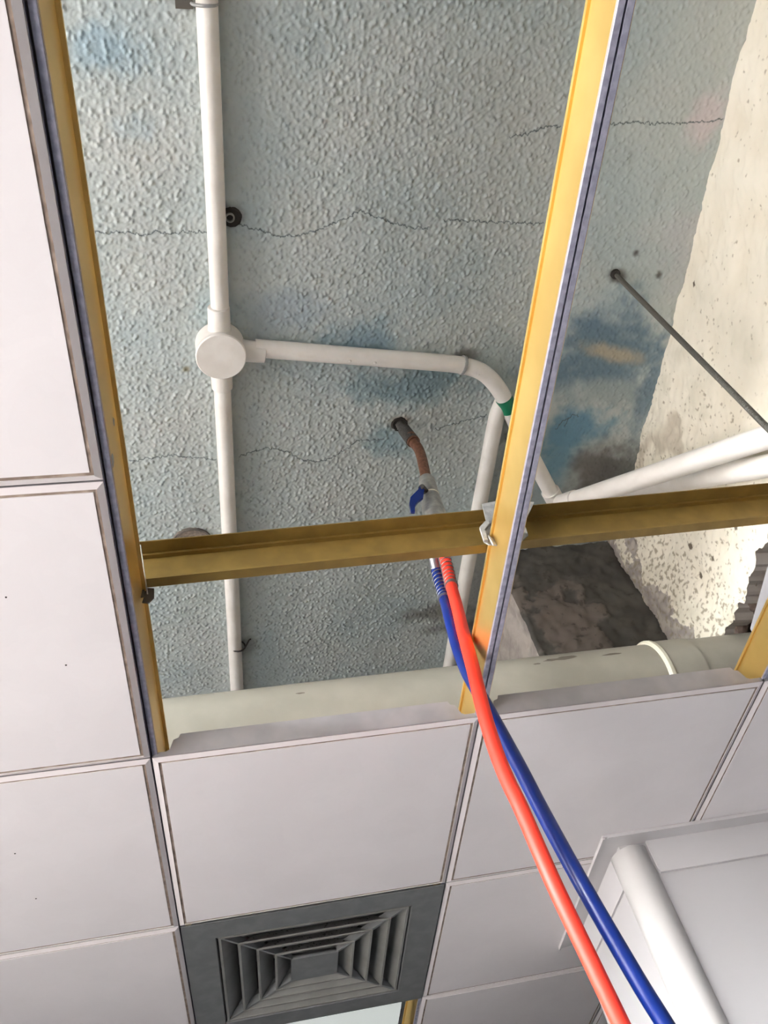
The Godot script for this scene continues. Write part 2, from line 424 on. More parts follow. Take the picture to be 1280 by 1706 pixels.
# ------------------------------------------------------------------ right-hand beam, pillar, partition
func beam_x(z: float) -> float: return 0.674 - 0.03 * z
func build_beam() -> void:
	var b := thing("wall_plenum", "cream plastered masonry wall with a broken lower edge above the tile ceiling", "wall", Vector3.ZERO, "", "structure")
	# plaster skin: a grid in z and height with a ragged lower edge, pitted near the far corner
	var W := 700; var H := 224
	var z0 := -0.215; var z1 := 0.96; var y0 := 2.5; var y1 := 2.852
	var n := FastNoiseLite.new(); n.seed = 9; n.frequency = 12.0; n.fractal_octaves = 5
	var pit := FastNoiseLite.new(); pit.seed = 19; pit.frequency = 95.0; pit.fractal_octaves = 2
	var img := Image.create(W, H, false, Image.FORMAT_RGB8)
	for j in H:
		var y := lerpf(y1, y0, (j + 0.5) / H)
		for i in W:
			var z := lerpf(z0, z1, (i + 0.5) / W)
			var k := n.get_noise_2d(z, y)
			var c := c8(226, 219, 201).lerp(c8(236, 231, 216), clampf(0.5 + k, 0, 1))
			c = c.lerp(c8(204, 198, 178), clampf(k * 1.4, 0, 0.6) * (1.0 - smoothstep(0.1, 0.45, z)))
			# bare mortar in the far corner, its outline ragged
			var corner := z + 0.215 - 0.06 + k * 0.07 + (y - 2.7) * 0.12
			if corner + pit.get_noise_2d(z + 5.0, y) * 0.012 < 0.0: c = c8(150, 143, 138).lerp(c8(176, 168, 158), clampf(0.5 + pit.get_noise_2d(z * 0.5, y * 0.5 + 3.0) * 1.4, 0, 1))
			# pits and dark speckles
			var pk := pit.get_noise_2d(z, y * 1.2)
			var dens := 0.62 - 0.26 * (1.0 - smoothstep(-0.12, 0.06, z)) - 0.1 * (1.0 - smoothstep(0.0, 0.3, z)) + n.get_noise_2d(z * 0.7 + 3.0, y) * 0.25
			if pk > dens: c = c.lerp(c8(138, 128, 108), clampf((pk - dens) * 5.0, 0, 0.7))
			# stain near the slab corner
			c = c.lerp(c8(150, 138, 120), clampf(0.55 - absf(Vector2(z + 0.02, (y - 2.79) * 1.4).length() - 0.06 + k * 0.05) * 22.0, 0, 0.45))
			img.set_pixel(i, j, c)
	for s in [[1162, 473, 4], [1105, 422, 2], [1120, 860, 5], [1148, 912, 6], [1160, 960, 6], [1185, 930, 4], [1225, 880, 4]]:
		var p := on_x(s[0], s[1], 0.672)
		var cx := int((p.z - z0) / (z1 - z0) * W); var cy := int((y1 - p.y) / (y1 - y0) * H)
		for dy in range(-3, 4):
			for dx in range(-3, 4):
				if dx * dx + dy * dy <= s[2] * 1.2 and cx + dx > 0 and cx + dx < W and cy + dy > 0 and cy + dy < H: img.set_pixel(cx + dx, cy + dy, c8(104, 94, 80))
	var m := mat(Color.WHITE, 0.85)
	m.albedo_texture = ImageTexture.create_from_image(img)
	var st := st_new(true)
	var nz := 300; var ny := 90
	var jag := FastNoiseLite.new(); jag.seed = 31; jag.frequency = 38.0; jag.fractal_octaves = 4
	var grid := []
	for i in nz + 1:
		var z := lerpf(z0, z1, float(i) / nz)
		var low := 2.553 + jag.get_noise_1d(z) * 0.013 + 0.003 * sin(z * 40.0)
		var col := []
		for j in ny + 1:
			var y := lerpf(low, y1, float(j) / ny)
			var bump := n.get_noise_2d(z * 1.0, y) * 0.006 + pit.get_noise_2d(z, y) * 0.0009 * (1.0 + 1.6 * (1.0 - smoothstep(-0.1, 0.15, z)))
			bump += 0.012 * (1.0 - smoothstep(-0.2, -0.08, z))
			col.append(Vector3(beam_x(z) - bump, y, z))
		grid.append(col)
	for i in nz:
		for j in ny:
			for q in [[0, 0], [1, 0], [1, 1], [0, 0], [1, 1], [0, 1]]:
				var p: Vector3 = grid[i + q[0]][j + q[1]]
				st.set_uv(Vector2((p.z - z0) / (z1 - z0), (y1 - p.y) / (y1 - y0)))
				st.add_vertex(p)
	# thickness of the plaster along the broken edge
	st.set_smooth_group(-1)
	for i in nz:
		var a: Vector3 = grid[i][0]; var c: Vector3 = grid[i + 1][0]
		st.set_uv(Vector2(0.01, 0.5))
		quad(st, a, c, c + Vector3(0.025, -0.002, 0), a + Vector3(0.025, -0.002, 0))
	part("plaster", st, m, b)
	# broken masonry behind and under the plaster
	st = st_new(true)
	var g2 := []
	for i in 181:
		var z := lerpf(-0.2, 0.96, i / 180.0)
		var row := []
		for j in 37:
			var x := lerpf(0.012, 0.22, j / 36.0)
			row.append(Vector3(beam_x(z) + x, 2.562 + n.get_noise_2d(z * 3.0, x * 3.0) * 0.022 - 0.004, z))
		g2.append(row)
	for i in 180:
		for j in 36: quad(st, g2[i][j], g2[i][j + 1], g2[i + 1][j + 1], g2[i + 1][j])
	st.set_smooth_group(-1)
	for i in 180:
		for e in [0, 36]:
			var a: Vector3 = g2[i][e]; var c: Vector3 = g2[i + 1][e]
			quad(st, a, c, Vector3(c.x, y1, c.z), Vector3(a.x, y1, a.z))
	part("broken_masonry", st, M.brick, b)

	# rough cement pillar in the corner
	var p := thing("wall_pillar", "dark rough cement pillar under the slab in the corner behind the drain pipe", "pillar", Vector3.ZERO, "", "structure")
	var pn := FastNoiseLite.new(); pn.seed = 61; pn.frequency = 16.0; pn.fractal_octaves = 5
	var W2 := 200; var H2 := 420
	var img2 := Image.create(W2, H2, false, Image.FORMAT_RGB8)
	for j in H2:
		var y := lerpf(2.86, 2.44, (j + 0.5) / H2)
		for i in W2:
			var x := lerpf(0.48, 0.68, (i + 0.5) / W2)
			var k := pn.get_noise_2d(x, y)
			var k2 := pn.get_noise_2d(x * 3.0 + 7.0, y * 3.0)
			var c := c8(92, 89, 83).lerp(c8(76, 74, 70), clampf(0.5 + k, 0, 1))
			# smeared mortar patch with a ragged outline
			var e := maxf(absf(x - 0.535 - (2.75 - y) * 0.10) / 0.055, absf(y - 2.66) / 0.105) + k * 0.7
			c = c.lerp(c8(112, 103, 96), (1.0 - smoothstep(0.8, 1.0, e)) * 0.9)
			if k2 > 0.34: c = c.lerp(c8(72, 68, 62), clampf((k2 - 0.34) * 5.0, 0, 0.7))
			img2.set_pixel(i, j, c)
	var m2 := mat(Color.WHITE, 0.95)
	m2.albedo_texture = ImageTexture.create_from_image(img2)
	st = st_new(true)
	var gf := []
	for i in 61:
		var col := []
		for j in 121:
			var x := lerpf(0.482, 0.685, i / 60.0); var y := lerpf(2.455, 2.852, j / 120.0)
			var e := maxf(absf(x - 0.535 - (2.75 - y) * 0.10) / 0.055, absf(y - 2.66) / 0.105) + pn.get_noise_2d(x, y) * 0.7
			col.append(Vector3(x, y, -0.2 + pn.get_noise_2d(x * 1.4, y * 1.4) * 0.006 + (0.0025 if e < 0.93 else 0.0) - (0.0 if i > 0 else 0.004)))
		gf.append(col)
	for i in 60:
		for j in 120:
			for q in [[0, 0], [1, 0], [1, 1], [0, 0], [1, 1], [0, 1]]:
				var v: Vector3 = gf[i + q[0]][j + q[1]]
				st.set_uv(Vector2((v.x - 0.48) / 0.2, (2.86 - v.y) / 0.42)); st.add_vertex(v)
	part("front_face", st, m2, p)
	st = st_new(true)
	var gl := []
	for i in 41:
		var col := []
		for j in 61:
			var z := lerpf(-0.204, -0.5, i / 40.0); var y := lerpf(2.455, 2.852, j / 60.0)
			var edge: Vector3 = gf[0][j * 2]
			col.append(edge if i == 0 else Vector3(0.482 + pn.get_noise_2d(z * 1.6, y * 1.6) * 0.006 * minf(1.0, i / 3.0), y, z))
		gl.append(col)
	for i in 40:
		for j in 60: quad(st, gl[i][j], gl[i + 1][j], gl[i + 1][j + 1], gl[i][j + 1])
	var m3 := mottled(c8(150, 142, 136), c8(180, 172, 164), 33, 0.012, 0.3, 0.95, 0.0, 0.2, 0.6)  # same cement, paler than the front: light from the left put into the colour
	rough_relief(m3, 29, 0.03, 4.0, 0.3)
	part("lit_side_face", st, m3, p)
	part("core", box_shape(Vector3(0.492, 2.46, -0.5), Vector3(0.69, 2.852, -0.21)), M.cement, p)

	# white partition standing under the tile ceiling
	var w := thing("wall_partition", "glossy white partition end with a rounded corner guard under the tile ceiling", "wall", Vector3.ZERO, "", "structure")
	part("wall_panel", box_shape(Vector3(0.507, 0, -0.51), Vector3(1.6, CEIL - 0.0006, -0.272)), M.white_wall, w)
	var g := st_new(true)
	tube(g, [Vector3(0.522, 0, -0.287), Vector3(0.522, 1.2, -0.287), Vector3(0.522, 2.392, -0.287)], 0.0226, 28)
	tube(g, [Vector3(0.522, 2.392, -0.287), Vector3(0.522, 2.397, -0.287)], [0.0226, 0.014], 28)
	part("corner_guard", g, M.guard, w)
	# angle trim: a leg on the ceiling and a leg on the wall, mitred at the corner
	var lx := 0.507; var fz := -0.272; var yb := CEIL - 0.003
	var s := st_new()
	hexa(s, [Vector3(lx - 0.026, yb, fz + 0.026), Vector3(1.6, yb, fz + 0.026), Vector3(1.6, yb, fz), Vector3(lx, yb, fz),
		Vector3(lx - 0.026, CEIL - 0.0005, fz + 0.026), Vector3(1.6, CEIL - 0.0005, fz + 0.026), Vector3(1.6, CEIL - 0.0005, fz), Vector3(lx, CEIL - 0.0005, fz)])
	box(s, Vector3(lx + 0.034, CEIL - 0.042, fz), Vector3(1.6, CEIL - 0.0005, fz + 0.003))
	box(s, Vector3(lx + 0.034, CEIL - 0.043, fz), Vector3(1.6, CEIL - 0.039, fz + 0.0045))
	box(s, Vector3(lx - 0.02, yb - 0.0015, fz + 0.0235), Vector3(1.6, yb, fz + 0.026))
	part("angle_trim", s, M.trim, w)
	s = st_new()
	hexa(s, [Vector3(lx - 0.026, yb, fz + 0.026), Vector3(lx, yb, fz), Vector3(lx, yb, -0.51), Vector3(lx - 0.026, yb, -0.518),
		Vector3(lx - 0.026, CEIL - 0.0005, fz + 0.026), Vector3(lx, CEIL - 0.0005, fz), Vector3(lx, CEIL - 0.0005, -0.51), Vector3(lx - 0.026, CEIL - 0.0005, -0.518)])
	box(s, Vector3(lx - 0.003, CEIL - 0.04, -0.51), Vector3(lx, CEIL - 0.0005, fz - 0.03))
	box(s, Vector3(lx - 0.026, yb - 0.0015, -0.518), Vector3(lx - 0.0235, yb, fz + 0.024))
	part("angle_trim", s, M.trim, w)

# ------------------------------------------------------------------ ceiling tiles
var tile_cache := {}
func frame_ring(st: SurfaceTool, ax: float, az: float, y0: float, bx: float, bz: float, y1: float, t: float) -> void:
	# a four-sided band from the rectangle (ax, az) at y0 to (bx, bz) at y1, with thickness t upwards
	var a := [Vector3(-ax, y0, -az), Vector3(ax, y0, -az), Vector3(ax, y0, az), Vector3(-ax, y0, az)]
	var b := [Vector3(-bx, y1, -bz), Vector3(bx, y1, -bz), Vector3(bx, y1, bz), Vector3(-bx, y1, bz)]
	var up := Vector3(0, t, 0)
	for i in 4:
		var j := (i + 1) % 4
		hexa(st, [a[i], a[j], b[j], b[i], a[i] + up, a[j] + up, b[j] + up, b[i] + up])
func tab(st: SurfaceTool, half: float, at: float, along_x: bool, side: float) -> void:
	# upturned edge of the pan: a low lip with a taller tab, its corners cut
	var pr := [Vector2(-half, 0), Vector2(half, 0), Vector2(half, 0.0052), Vector2(half - 0.012, 0.0052), Vector2(half - 0.015, 0.007), Vector2(half - 0.0185, 0.017), Vector2(half - 0.023, 0.0185), Vector2(half - 0.0245, 0.0225),
		Vector2(-half + 0.0245, 0.0225), Vector2(-half + 0.023, 0.0185), Vector2(-half + 0.0185, 0.017), Vector2(-half + 0.015, 0.007), Vector2(-half + 0.012, 0.0052), Vector2(-half, 0.0052)]
	var poly := []
	for q in pr:
		poly.append(Vector3(q.x, 0.0018 + q.y, at * side) if along_x else Vector3(at * side, 0.0018 + q.y, q.x))
	prism(st, poly, Vector3(0, 0, -0.0007 * side) if along_x else Vector3(-0.0007 * side, 0, 0))
func tile_meshes(w: float, d: float) -> Dictionary:
	var key := "%.4f %.4f" % [w, d]
	if tile_cache.has(key): return tile_cache[key]
	var hx := w / 2 - 0.0008; var hz := d / 2 - 0.0008
	var r := {}
	var st := st_new()
	box(st, Vector3(-hx + 0.0074, 0, -hz + 0.0074), Vector3(hx - 0.0074, 0.0008, hz - 0.0074))
	st.generate_normals(); r.face = st.commit()
	st = st_new()
	frame_ring(st, hx - 0.0075, hz - 0.0075, 0.0007, hx - 0.0046, hz - 0.0046, 0.0007, 0.0008)
	st.generate_normals(); r.groove = st.commit()
	st = st_new()
	frame_ring(st, hx - 0.0047, hz - 0.0047, -0.0003, hx, hz, 0.0016, 0.0007)
	st.generate_normals(); r.bevel = st.commit()
	st = st_new()
	for s in [-1.0, 1.0]:
		tab(st, hx, hz, true, s); tab(st, hz, hx, false, s)
	st.generate_normals(); r.flange = st.commit()
	tile_cache[key] = r
	return r
func ceiling_tile(x0: float, x1: float, z0: float, z1: float, label: String, group := "", face: Material = null) -> Node3D:
	var t := thing("metal_tile", label, "tile", Vector3((x0 + x1) / 2, CEIL, (z0 + z1) / 2), group)
	var r := tile_meshes(x1 - x0, z1 - z0)
	part("panel_face", r.face, M.tile if face == null else face, t)
	part("dirt_line", r.groove, M.dirt, t)
	part("bevelled_edge", r.bevel, M.bevel, t)
	part("upturned_flange", r.flange, M.alu, t)
	for q in [[110, 1108], [10, 995], [25, 1422], [60, 1497], [1180, 1080]]:
		# specks of dirt on the painted faces
		var p := on_y(q[0], q[1], CEIL)
		if p.x > x0 and p.x < x1 and p.z > z0 and p.z < z1:
			part("speck", stepped(p - t.position + Vector3(0, 0.0003, 0), p - t.position - Vector3(0, 0.0003, 0), [[0, 0.0], [0, 0.0009], [1, 0.0007], [1, 0.0]], 8), M.dust, t)
	return t
func build_tiles() -> void:
	var far := "tiles of the ceiling round the opening"
	# the column left of the keel that edges the opening
	ceiling_tile(-0.3, 0, 0.6, 0.9, "plain white metal ceiling tile outside the opening, two rows before the junction box", far)
	ceiling_tile(-0.3, 0, 0.3, 0.6, "brightly lit white tile beside the opening, across the keel from the junction box")
	ceiling_tile(-0.3, 0, 0, 0.3, "brightly lit white tile with brown edge lines, beside the keel where the cross channel ends")
	ceiling_tile(-0.3, 0, -0.3, 0, "white tile with two dark specks, touching the opening only at its corner")
	ceiling_tile(-0.3, 0, -0.6, -0.3, "shaded white tile beside the grey air vent")
	# the row that closes the opening
	ceiling_tile(0, 0.3, -0.3, 0, "white tile between the opening's drain pipe and the grey air vent")
	ceiling_tile(0.3, 0.6, -0.3, 0, "white tile crossed by the orange and blue hoses, with its flange under the pipe collar")
	ceiling_tile(0.6, 0.9, -0.298, 0, "white tile right of the hoses, running under the white angle trim")
	# beyond: right of the vent and beside the partition
	ceiling_tile(0.3, 0.6, -0.6, -0.3, "grey-shaded tile between the air vent and the white partition end")
	ceiling_tile(0.6, 0.9, -0.6, -0.3, "plain white metal tile farther out in the ceiling", "outer ceiling tiles")
	ceiling_tile(0.3, 0.6, -0.9, -0.6, "dim tile behind the white partition, partly crossed by the orange hose")
	ceiling_tile(0.6, 0.9, -0.9, -0.6, "dim tile in the corner behind the white partition, beyond the keel line")
	# round about, just outside the picture
	for c in [[-0.6, -0.3, 0.9, -0.9], [-0.3, 0.0, -0.6, -0.9], [0.0, 0.3, -0.9, -1.5], [0.3, 0.6, -0.9, -1.5], [-0.6, 0.0, -0.9, -1.5], [0.9, 1.2, -0.6, -1.5], [0.6, 0.9, -0.9, -1.5], [0.9, 1.5, 0.9, -0.3], [0.6, 0.9, 0.9, 0.3], [-0.6, 1.5, 1.5, 0.9]]:
		var x: float = c[0]
		while x < c[1] - 0.01:
			var z: float = c[2]
			while z > c[3] + 0.01:
				ceiling_tile(x, x + 0.3, z - 0.3, z, "plain white metal tile farther out in the ceiling", "outer ceiling tiles")
				z -= 0.3
			x += 0.3
	# the tile right of the opening has been pushed up at its near end
	var t := ceiling_tile(0.603, 0.897, 0, 0.3, "bright white tile tilted up out of its place above the right keel")
	t.position = Vector3(0.752, CEIL + 0.0505, 0.149)
	t.rotation.x = deg_to_rad(10.0) * -1.0

# ------------------------------------------------------------------ ceiling keels and channel
func keel(label: String, x: float, z0: float, z1: float, lean: float) -> Node3D:
	var t := thing("metal_keel", label, "keel", Vector3(x, CEIL + 0.005, (z0 + z1) / 2))
	var hl := (z1 - z0) / 2
	for s in [-1.0, 1.0]:
		var st := st_new()
		# sheet side leaning outwards, with a small lip at the top
		var lip := 0.0318
		var pr := [Vector2(0.0054, 0.0006), Vector2(0.0064 + lean, lip), Vector2(0.0083 + lean * 1.3, lip), Vector2(0.0084 + lean * 1.3, 0.0345), Vector2(0.0077 + lean * 1.3, 0.0345), Vector2(0.0076 + lean * 1.3, lip + 0.0008), Vector2(0.0055 + lean, lip + 0.0008), Vector2(0.0044, 0.0006)]
		var poly := []
		for q in pr: poly.append(Vector3(q.x * s, q.y, -hl))
		prism(st, poly, Vector3(0, 0, hl * 2))
		part("gilt_side", st, M.gold, t)
		st = st_new()
		poly = []
		for q in [Vector2(0.0008, 0.0), Vector2(0.0046, 0.0), Vector2(0.0056, 0.001), Vector2(0.0044, 0.0016), Vector2(0.0016, 0.0012), Vector2(0.0014, 0.006), Vector2(0.0008, 0.006)]: poly.append(Vector3(q.x * s, q.y, -hl))
		prism(st, poly, Vector3(0, 0, hl * 2))
		part("slot_lip", st, M.keel_bottom, t)
	part("slot_core", box_shape(Vector3(-0.0012, 0.0055, -hl), Vector3(0.0012, 0.02, hl)), M.zinc_dark, t)
	return t
func build_keels() -> void:
	var l := keel("gilt metal keel along the bright left tiles, chipped down to grey metal in spots", 0.0003, -0.9, 1.2, 0.003)
	# chips in the gilding
	var rng := RandomNumberGenerator.new(); rng.seed = 4
	for q in [[187, 703, 0.0022], [185, 737, 0.0018], [191, 768, 0.0036], [202, 862, 0.003]]:
		var p := on_x(q[0], q[1], 0.0076)
		var st := st_new()
		var poly := []
		for k in 9:
			var a := TAU * k / 9
			var r: float = q[2] * rng.randf_range(0.7, 1.2)
			var dy: float = sin(a) * r
			var yy := clampf(p.y + dy, CEIL + 0.0062, CEIL + 0.0305)
			poly.append(Vector3(0.0003 + 0.0055 + (yy - CEIL - 0.0056) * 0.128 + 0.0001, yy, p.z + cos(a) * r * 1.5))
		prism(st, poly, Vector3(0.00015, 0, 0))
		var chip := part("chip", st, M.zinc, l, -l.position)
		chip.set_meta("label", "grey chip in the gilding")
	keel("gilt metal keel running down the middle of the opening, clipped under the cross channel", 0.302, -0.9, 1.2, 0.0)
	keel("gilt keel at the right edge of the opening under the tilted tile", 0.6045, -0.25, 1.2, 0.0)

	# C-shaped carrying channel, open towards the room side, resting on the keels
	var ch := thing("carrying_channel", "dull gilt C-shaped channel lying across the keels below the valve", "channel", Vector3(0.3, 0, 0.172))
	ch.rotation.y = -atan(0.0204)
	var x0 := -0.294; var x1 := 0.298
	var b := CEIL + 0.0405; var t := CEIL + 0.0775
	part("web", box_shape(Vector3(x0, b, -0.0008), Vector3(x1, t, 0.0)), M.channel, ch)
	var st := st_new()
	box(st, Vector3(x0, b, 0.0), Vector3(x1, b + 0.0009, 0.0085)); box(st, Vector3(x0, b + 0.0009, 0.0077), Vector3(x1, b + 0.002, 0.0085))
	part("lower_flange", st, M.channel, ch)
	st = st_new()
	box(st, Vector3(x0, t - 0.0009, 0.0), Vector3(x1, t, 0.0165)); box(st, Vector3(x0, t - 0.0032, 0.0), Vector3(x1, t - 0.0009, 0.004))
	part("upper_flange", st, M.channel, ch)

	# hanger clips that hold the keels to the channel: bent zinc plates in front of the channel
	var z := 0.1905
	var c := thing("hanger_clip", "bent grey zinc clip where the middle keel crosses the channel", "clip", Vector3.ZERO, "keel clips")
	st = st_new()
	var poly := []
	for q in [[803, 841], [829, 836], [890, 838], [873, 874], [880, 893], [868, 904], [842, 912], [822, 909], [815, 909], [806, 904], [799, 882], [810, 870]]: poly.append(on_z(q[0], q[1], z))
	prism(st, poly, Vector3(0, 0, 0.0012))
	var cl := part("clip_plate", st, M.zinc, c)
	st = st_new()
	poly = []
	for q in [[799, 882], [811, 869], [815, 876], [807, 886], [813, 904], [806, 904]]: poly.append(on_z(q[0], q[1], z + 0.0012))
	prism(st, poly, Vector3(0, 0, 0.003))
	part("folded_edge", st, M.zinc, cl)
	part("hook", tube_shape(curve([on_z(814, 893, z + 0.002), on_z(817, 897, z + 0.004), on_z(820, 903, z + 0.004), on_z(823, 908, z + 0.0025)], 0.001), 0.0011, 8), M.zinc, c)
	c = thing("hanger_clip", "dark hook clip under the left end of the channel", "clip", Vector3.ZERO, "")
	st = st_new()
	poly = []
	for q in [[238, 984], [246, 981], [257, 982], [257, 997], [248, 1006], [237, 1005], [240, 996]]: poly.append(on_z(q[0], q[1], 0.164))
	prism(st, poly, Vector3(0, 0, 0.0012))
	part("clip_plate", st, M.zinc_dark, c)
	st = st_new()
	poly = []
	for q in [[225, 985], [233, 982], [241, 984], [241, 995], [226, 998], [223, 991]]: poly.append(on_z(q[0], q[1], 0.166))
	prism(st, poly, Vector3(0, 0, 0.001))
	part("hook", st, M.zinc_dark, c)
	part("clip_wire", tube_shape([on_z(234, 908, 0.187), on_z(240, 950, 0.181), on_z(246, 990, 0.1665)], 0.0005, 6), M.zinc, c)

# ------------------------------------------------------------------ vent and lamp
func build_vent() -> void:
	var cx := 0.15; var cz := -0.45
	var v := thing("air_vent", "dusty grey square air vent with four rings of louvres set in the tile ceiling", "air vent", Vector3(cx, CEIL, cz))
	var st := st_new()
	frame_ring(st, 0.1488, 0.1488, 0.0, 0.1135, 0.1135, 0.0, 0.0015)
	frame_ring(st, 0.1135, 0.1135, 0.0, 0.1115, 0.1115, 0.004, 0.0015)
	part("face_frame", st, M.vent, v)
	st = st_new()
	frame_ring(st, 0.138, 0.138, 0.0015, 0.137, 0.137, 0.0015, 0.02)
	part("rim", st, M.vent, v)
	for k in 4:
		var h := 0.1105 - 0.0208 * k
		for side in 4:
			st = st_new()
			var rot := Basis(Vector3.UP, side * PI / 2)
			var low := [Vector3(-h, 0.0005, h), Vector3(h, 0.0005, h), Vector3(h - 0.0028, 0.0005, h - 0.0028), Vector3(-h + 0.0028, 0.0005, h - 0.0028)]
			var hi := h - 0.0185
			var p := []
			for q in low: p.append(rot * q)
			for q in low: p.append(rot * (q + Vector3(0, 0.0013, 0)))
			hexa(st, p)
			p = []
			for q in [Vector3(-h + 0.0014, 0.0015, h - 0.0014), Vector3(h - 0.0014, 0.0015, h - 0.0014), Vector3(h - 0.0026, 0.0015, h - 0.0026), Vector3(-h + 0.0026, 0.0015, h - 0.0026), Vector3(-hi, 0.017, hi), Vector3(hi, 0.017, hi), Vector3(hi - 0.0012, 0.017, hi - 0.0012), Vector3(-hi + 0.0012, 0.017, hi - 0.0012)]: p.append(rot * q)
			hexa(st, p)
			part("louvre", st, M.louvre, v)
	part("centre_plate", box_shape(Vector3(-0.0285, 0.0004, -0.0285), Vector3(0.0285, 0.0035, 0.0285)), M.vent, v)
	for k in 4:
		var rot := Basis(Vector3.UP, k * PI / 2)
		st = st_new()
		var a := rot * Vector3(0.028, 0.0012, 0.028); var b := rot * Vector3(0.1115, 0.0012, 0.1115)
		var n := rot * Vector3(0.0010, 0, -0.0010)
		hexa(st, [a - n, b - n, b + n, a + n, a - n + Vector3(0, 0.009, 0), b - n + Vector3(0, 0.009, 0), b + n + Vector3(0, 0.009, 0), a + n + Vector3(0, 0.009, 0)])
		part("mitre_rib", st, M.vent, v)
	st = st_new()
	box(st, Vector3(-0.125, 0.075, -0.125), Vector3(0.125, 0.077, 0.125))
	for s in [-1.0, 1.0]:
		box(st, Vector3(-0.125, 0.0025, s * 0.124 - 0.001), Vector3(0.125, 0.075, s * 0.124 + 0.001)); box(st, Vector3(s * 0.124 - 0.001, 0.0025, -0.125), Vector3(s * 0.124 + 0.001, 0.075, 0.125))
	part("duct_box", st, M.duct, v)
	# dust fluff caught on the louvres
	st = st_new(true)
	var rng := RandomNumberGenerator.new(); rng.seed = 12
	for i in 420:
		var k := rng.randi_range(0, 3)
		var side := 0
		var h := 0.1105 - 0.0208 * k
		var t := rng.randf_range(0.15, 0.95)
		var q := Vector3(rng.randf_range(-1, 1) * (h - 0.008), 0.002 + 0.0145 * t, h - 0.0026 - 0.0165 * t - 0.0012)
		q = Basis(Vector3.UP, side * PI / 2) * q
		var r := rng.randf_range(0.0008, 0.0022)
		var e := Vector3(r * rng.randf_range(0.7, 2.2), 0, 0)
		for s in [-1.0, 1.0]:
			tri(st, q - e, q + e, q + Vector3(0, s * r, s * r * 0.4)); tri(st, q - e, q + Vector3(0, s * r, s * r * 0.4), q + Vector3(0, 0, -r)); tri(st, q + e, q + Vector3(0, 0, r), q + Vector3(0, s * r, s * r * 0.4))
	var du := part("dust", st, M.dust, v)
	du.set_meta("kind", "stuff"); du.set_meta("label", "dark dust fluff on the louvres")

	var l := thing("lamp_fitting", "white flat lamp panel next to the air vent, short of the keel", "lamp", Vector3(0.14, CEIL + 0.002, -0.752))
	part("lamp_panel", box_shape(Vector3(-0.134, 0.0, -0.146), Vector3(0.132, 0.004, 0.148)), M.lamp, l)
	part("lamp_housing", box_shape(Vector3(-0.137, 0.004, -0.148), Vector3(0.134, 0.02, 0.1485)), M.alu, l)
	var a := AreaLight3D.new()
	a.area_size = Vector2(0.25, 0.28)
	a.light_energy = 0.02
	a.light_color = c8(226, 238, 232)
	a.shadow_enabled = true
	a.area_range = 8.0
	a.name = "lamp_light"
	l.add_child(a)
	a.position = Vector3(0, -0.004, 0)
	a.rotation.x = -PI / 2

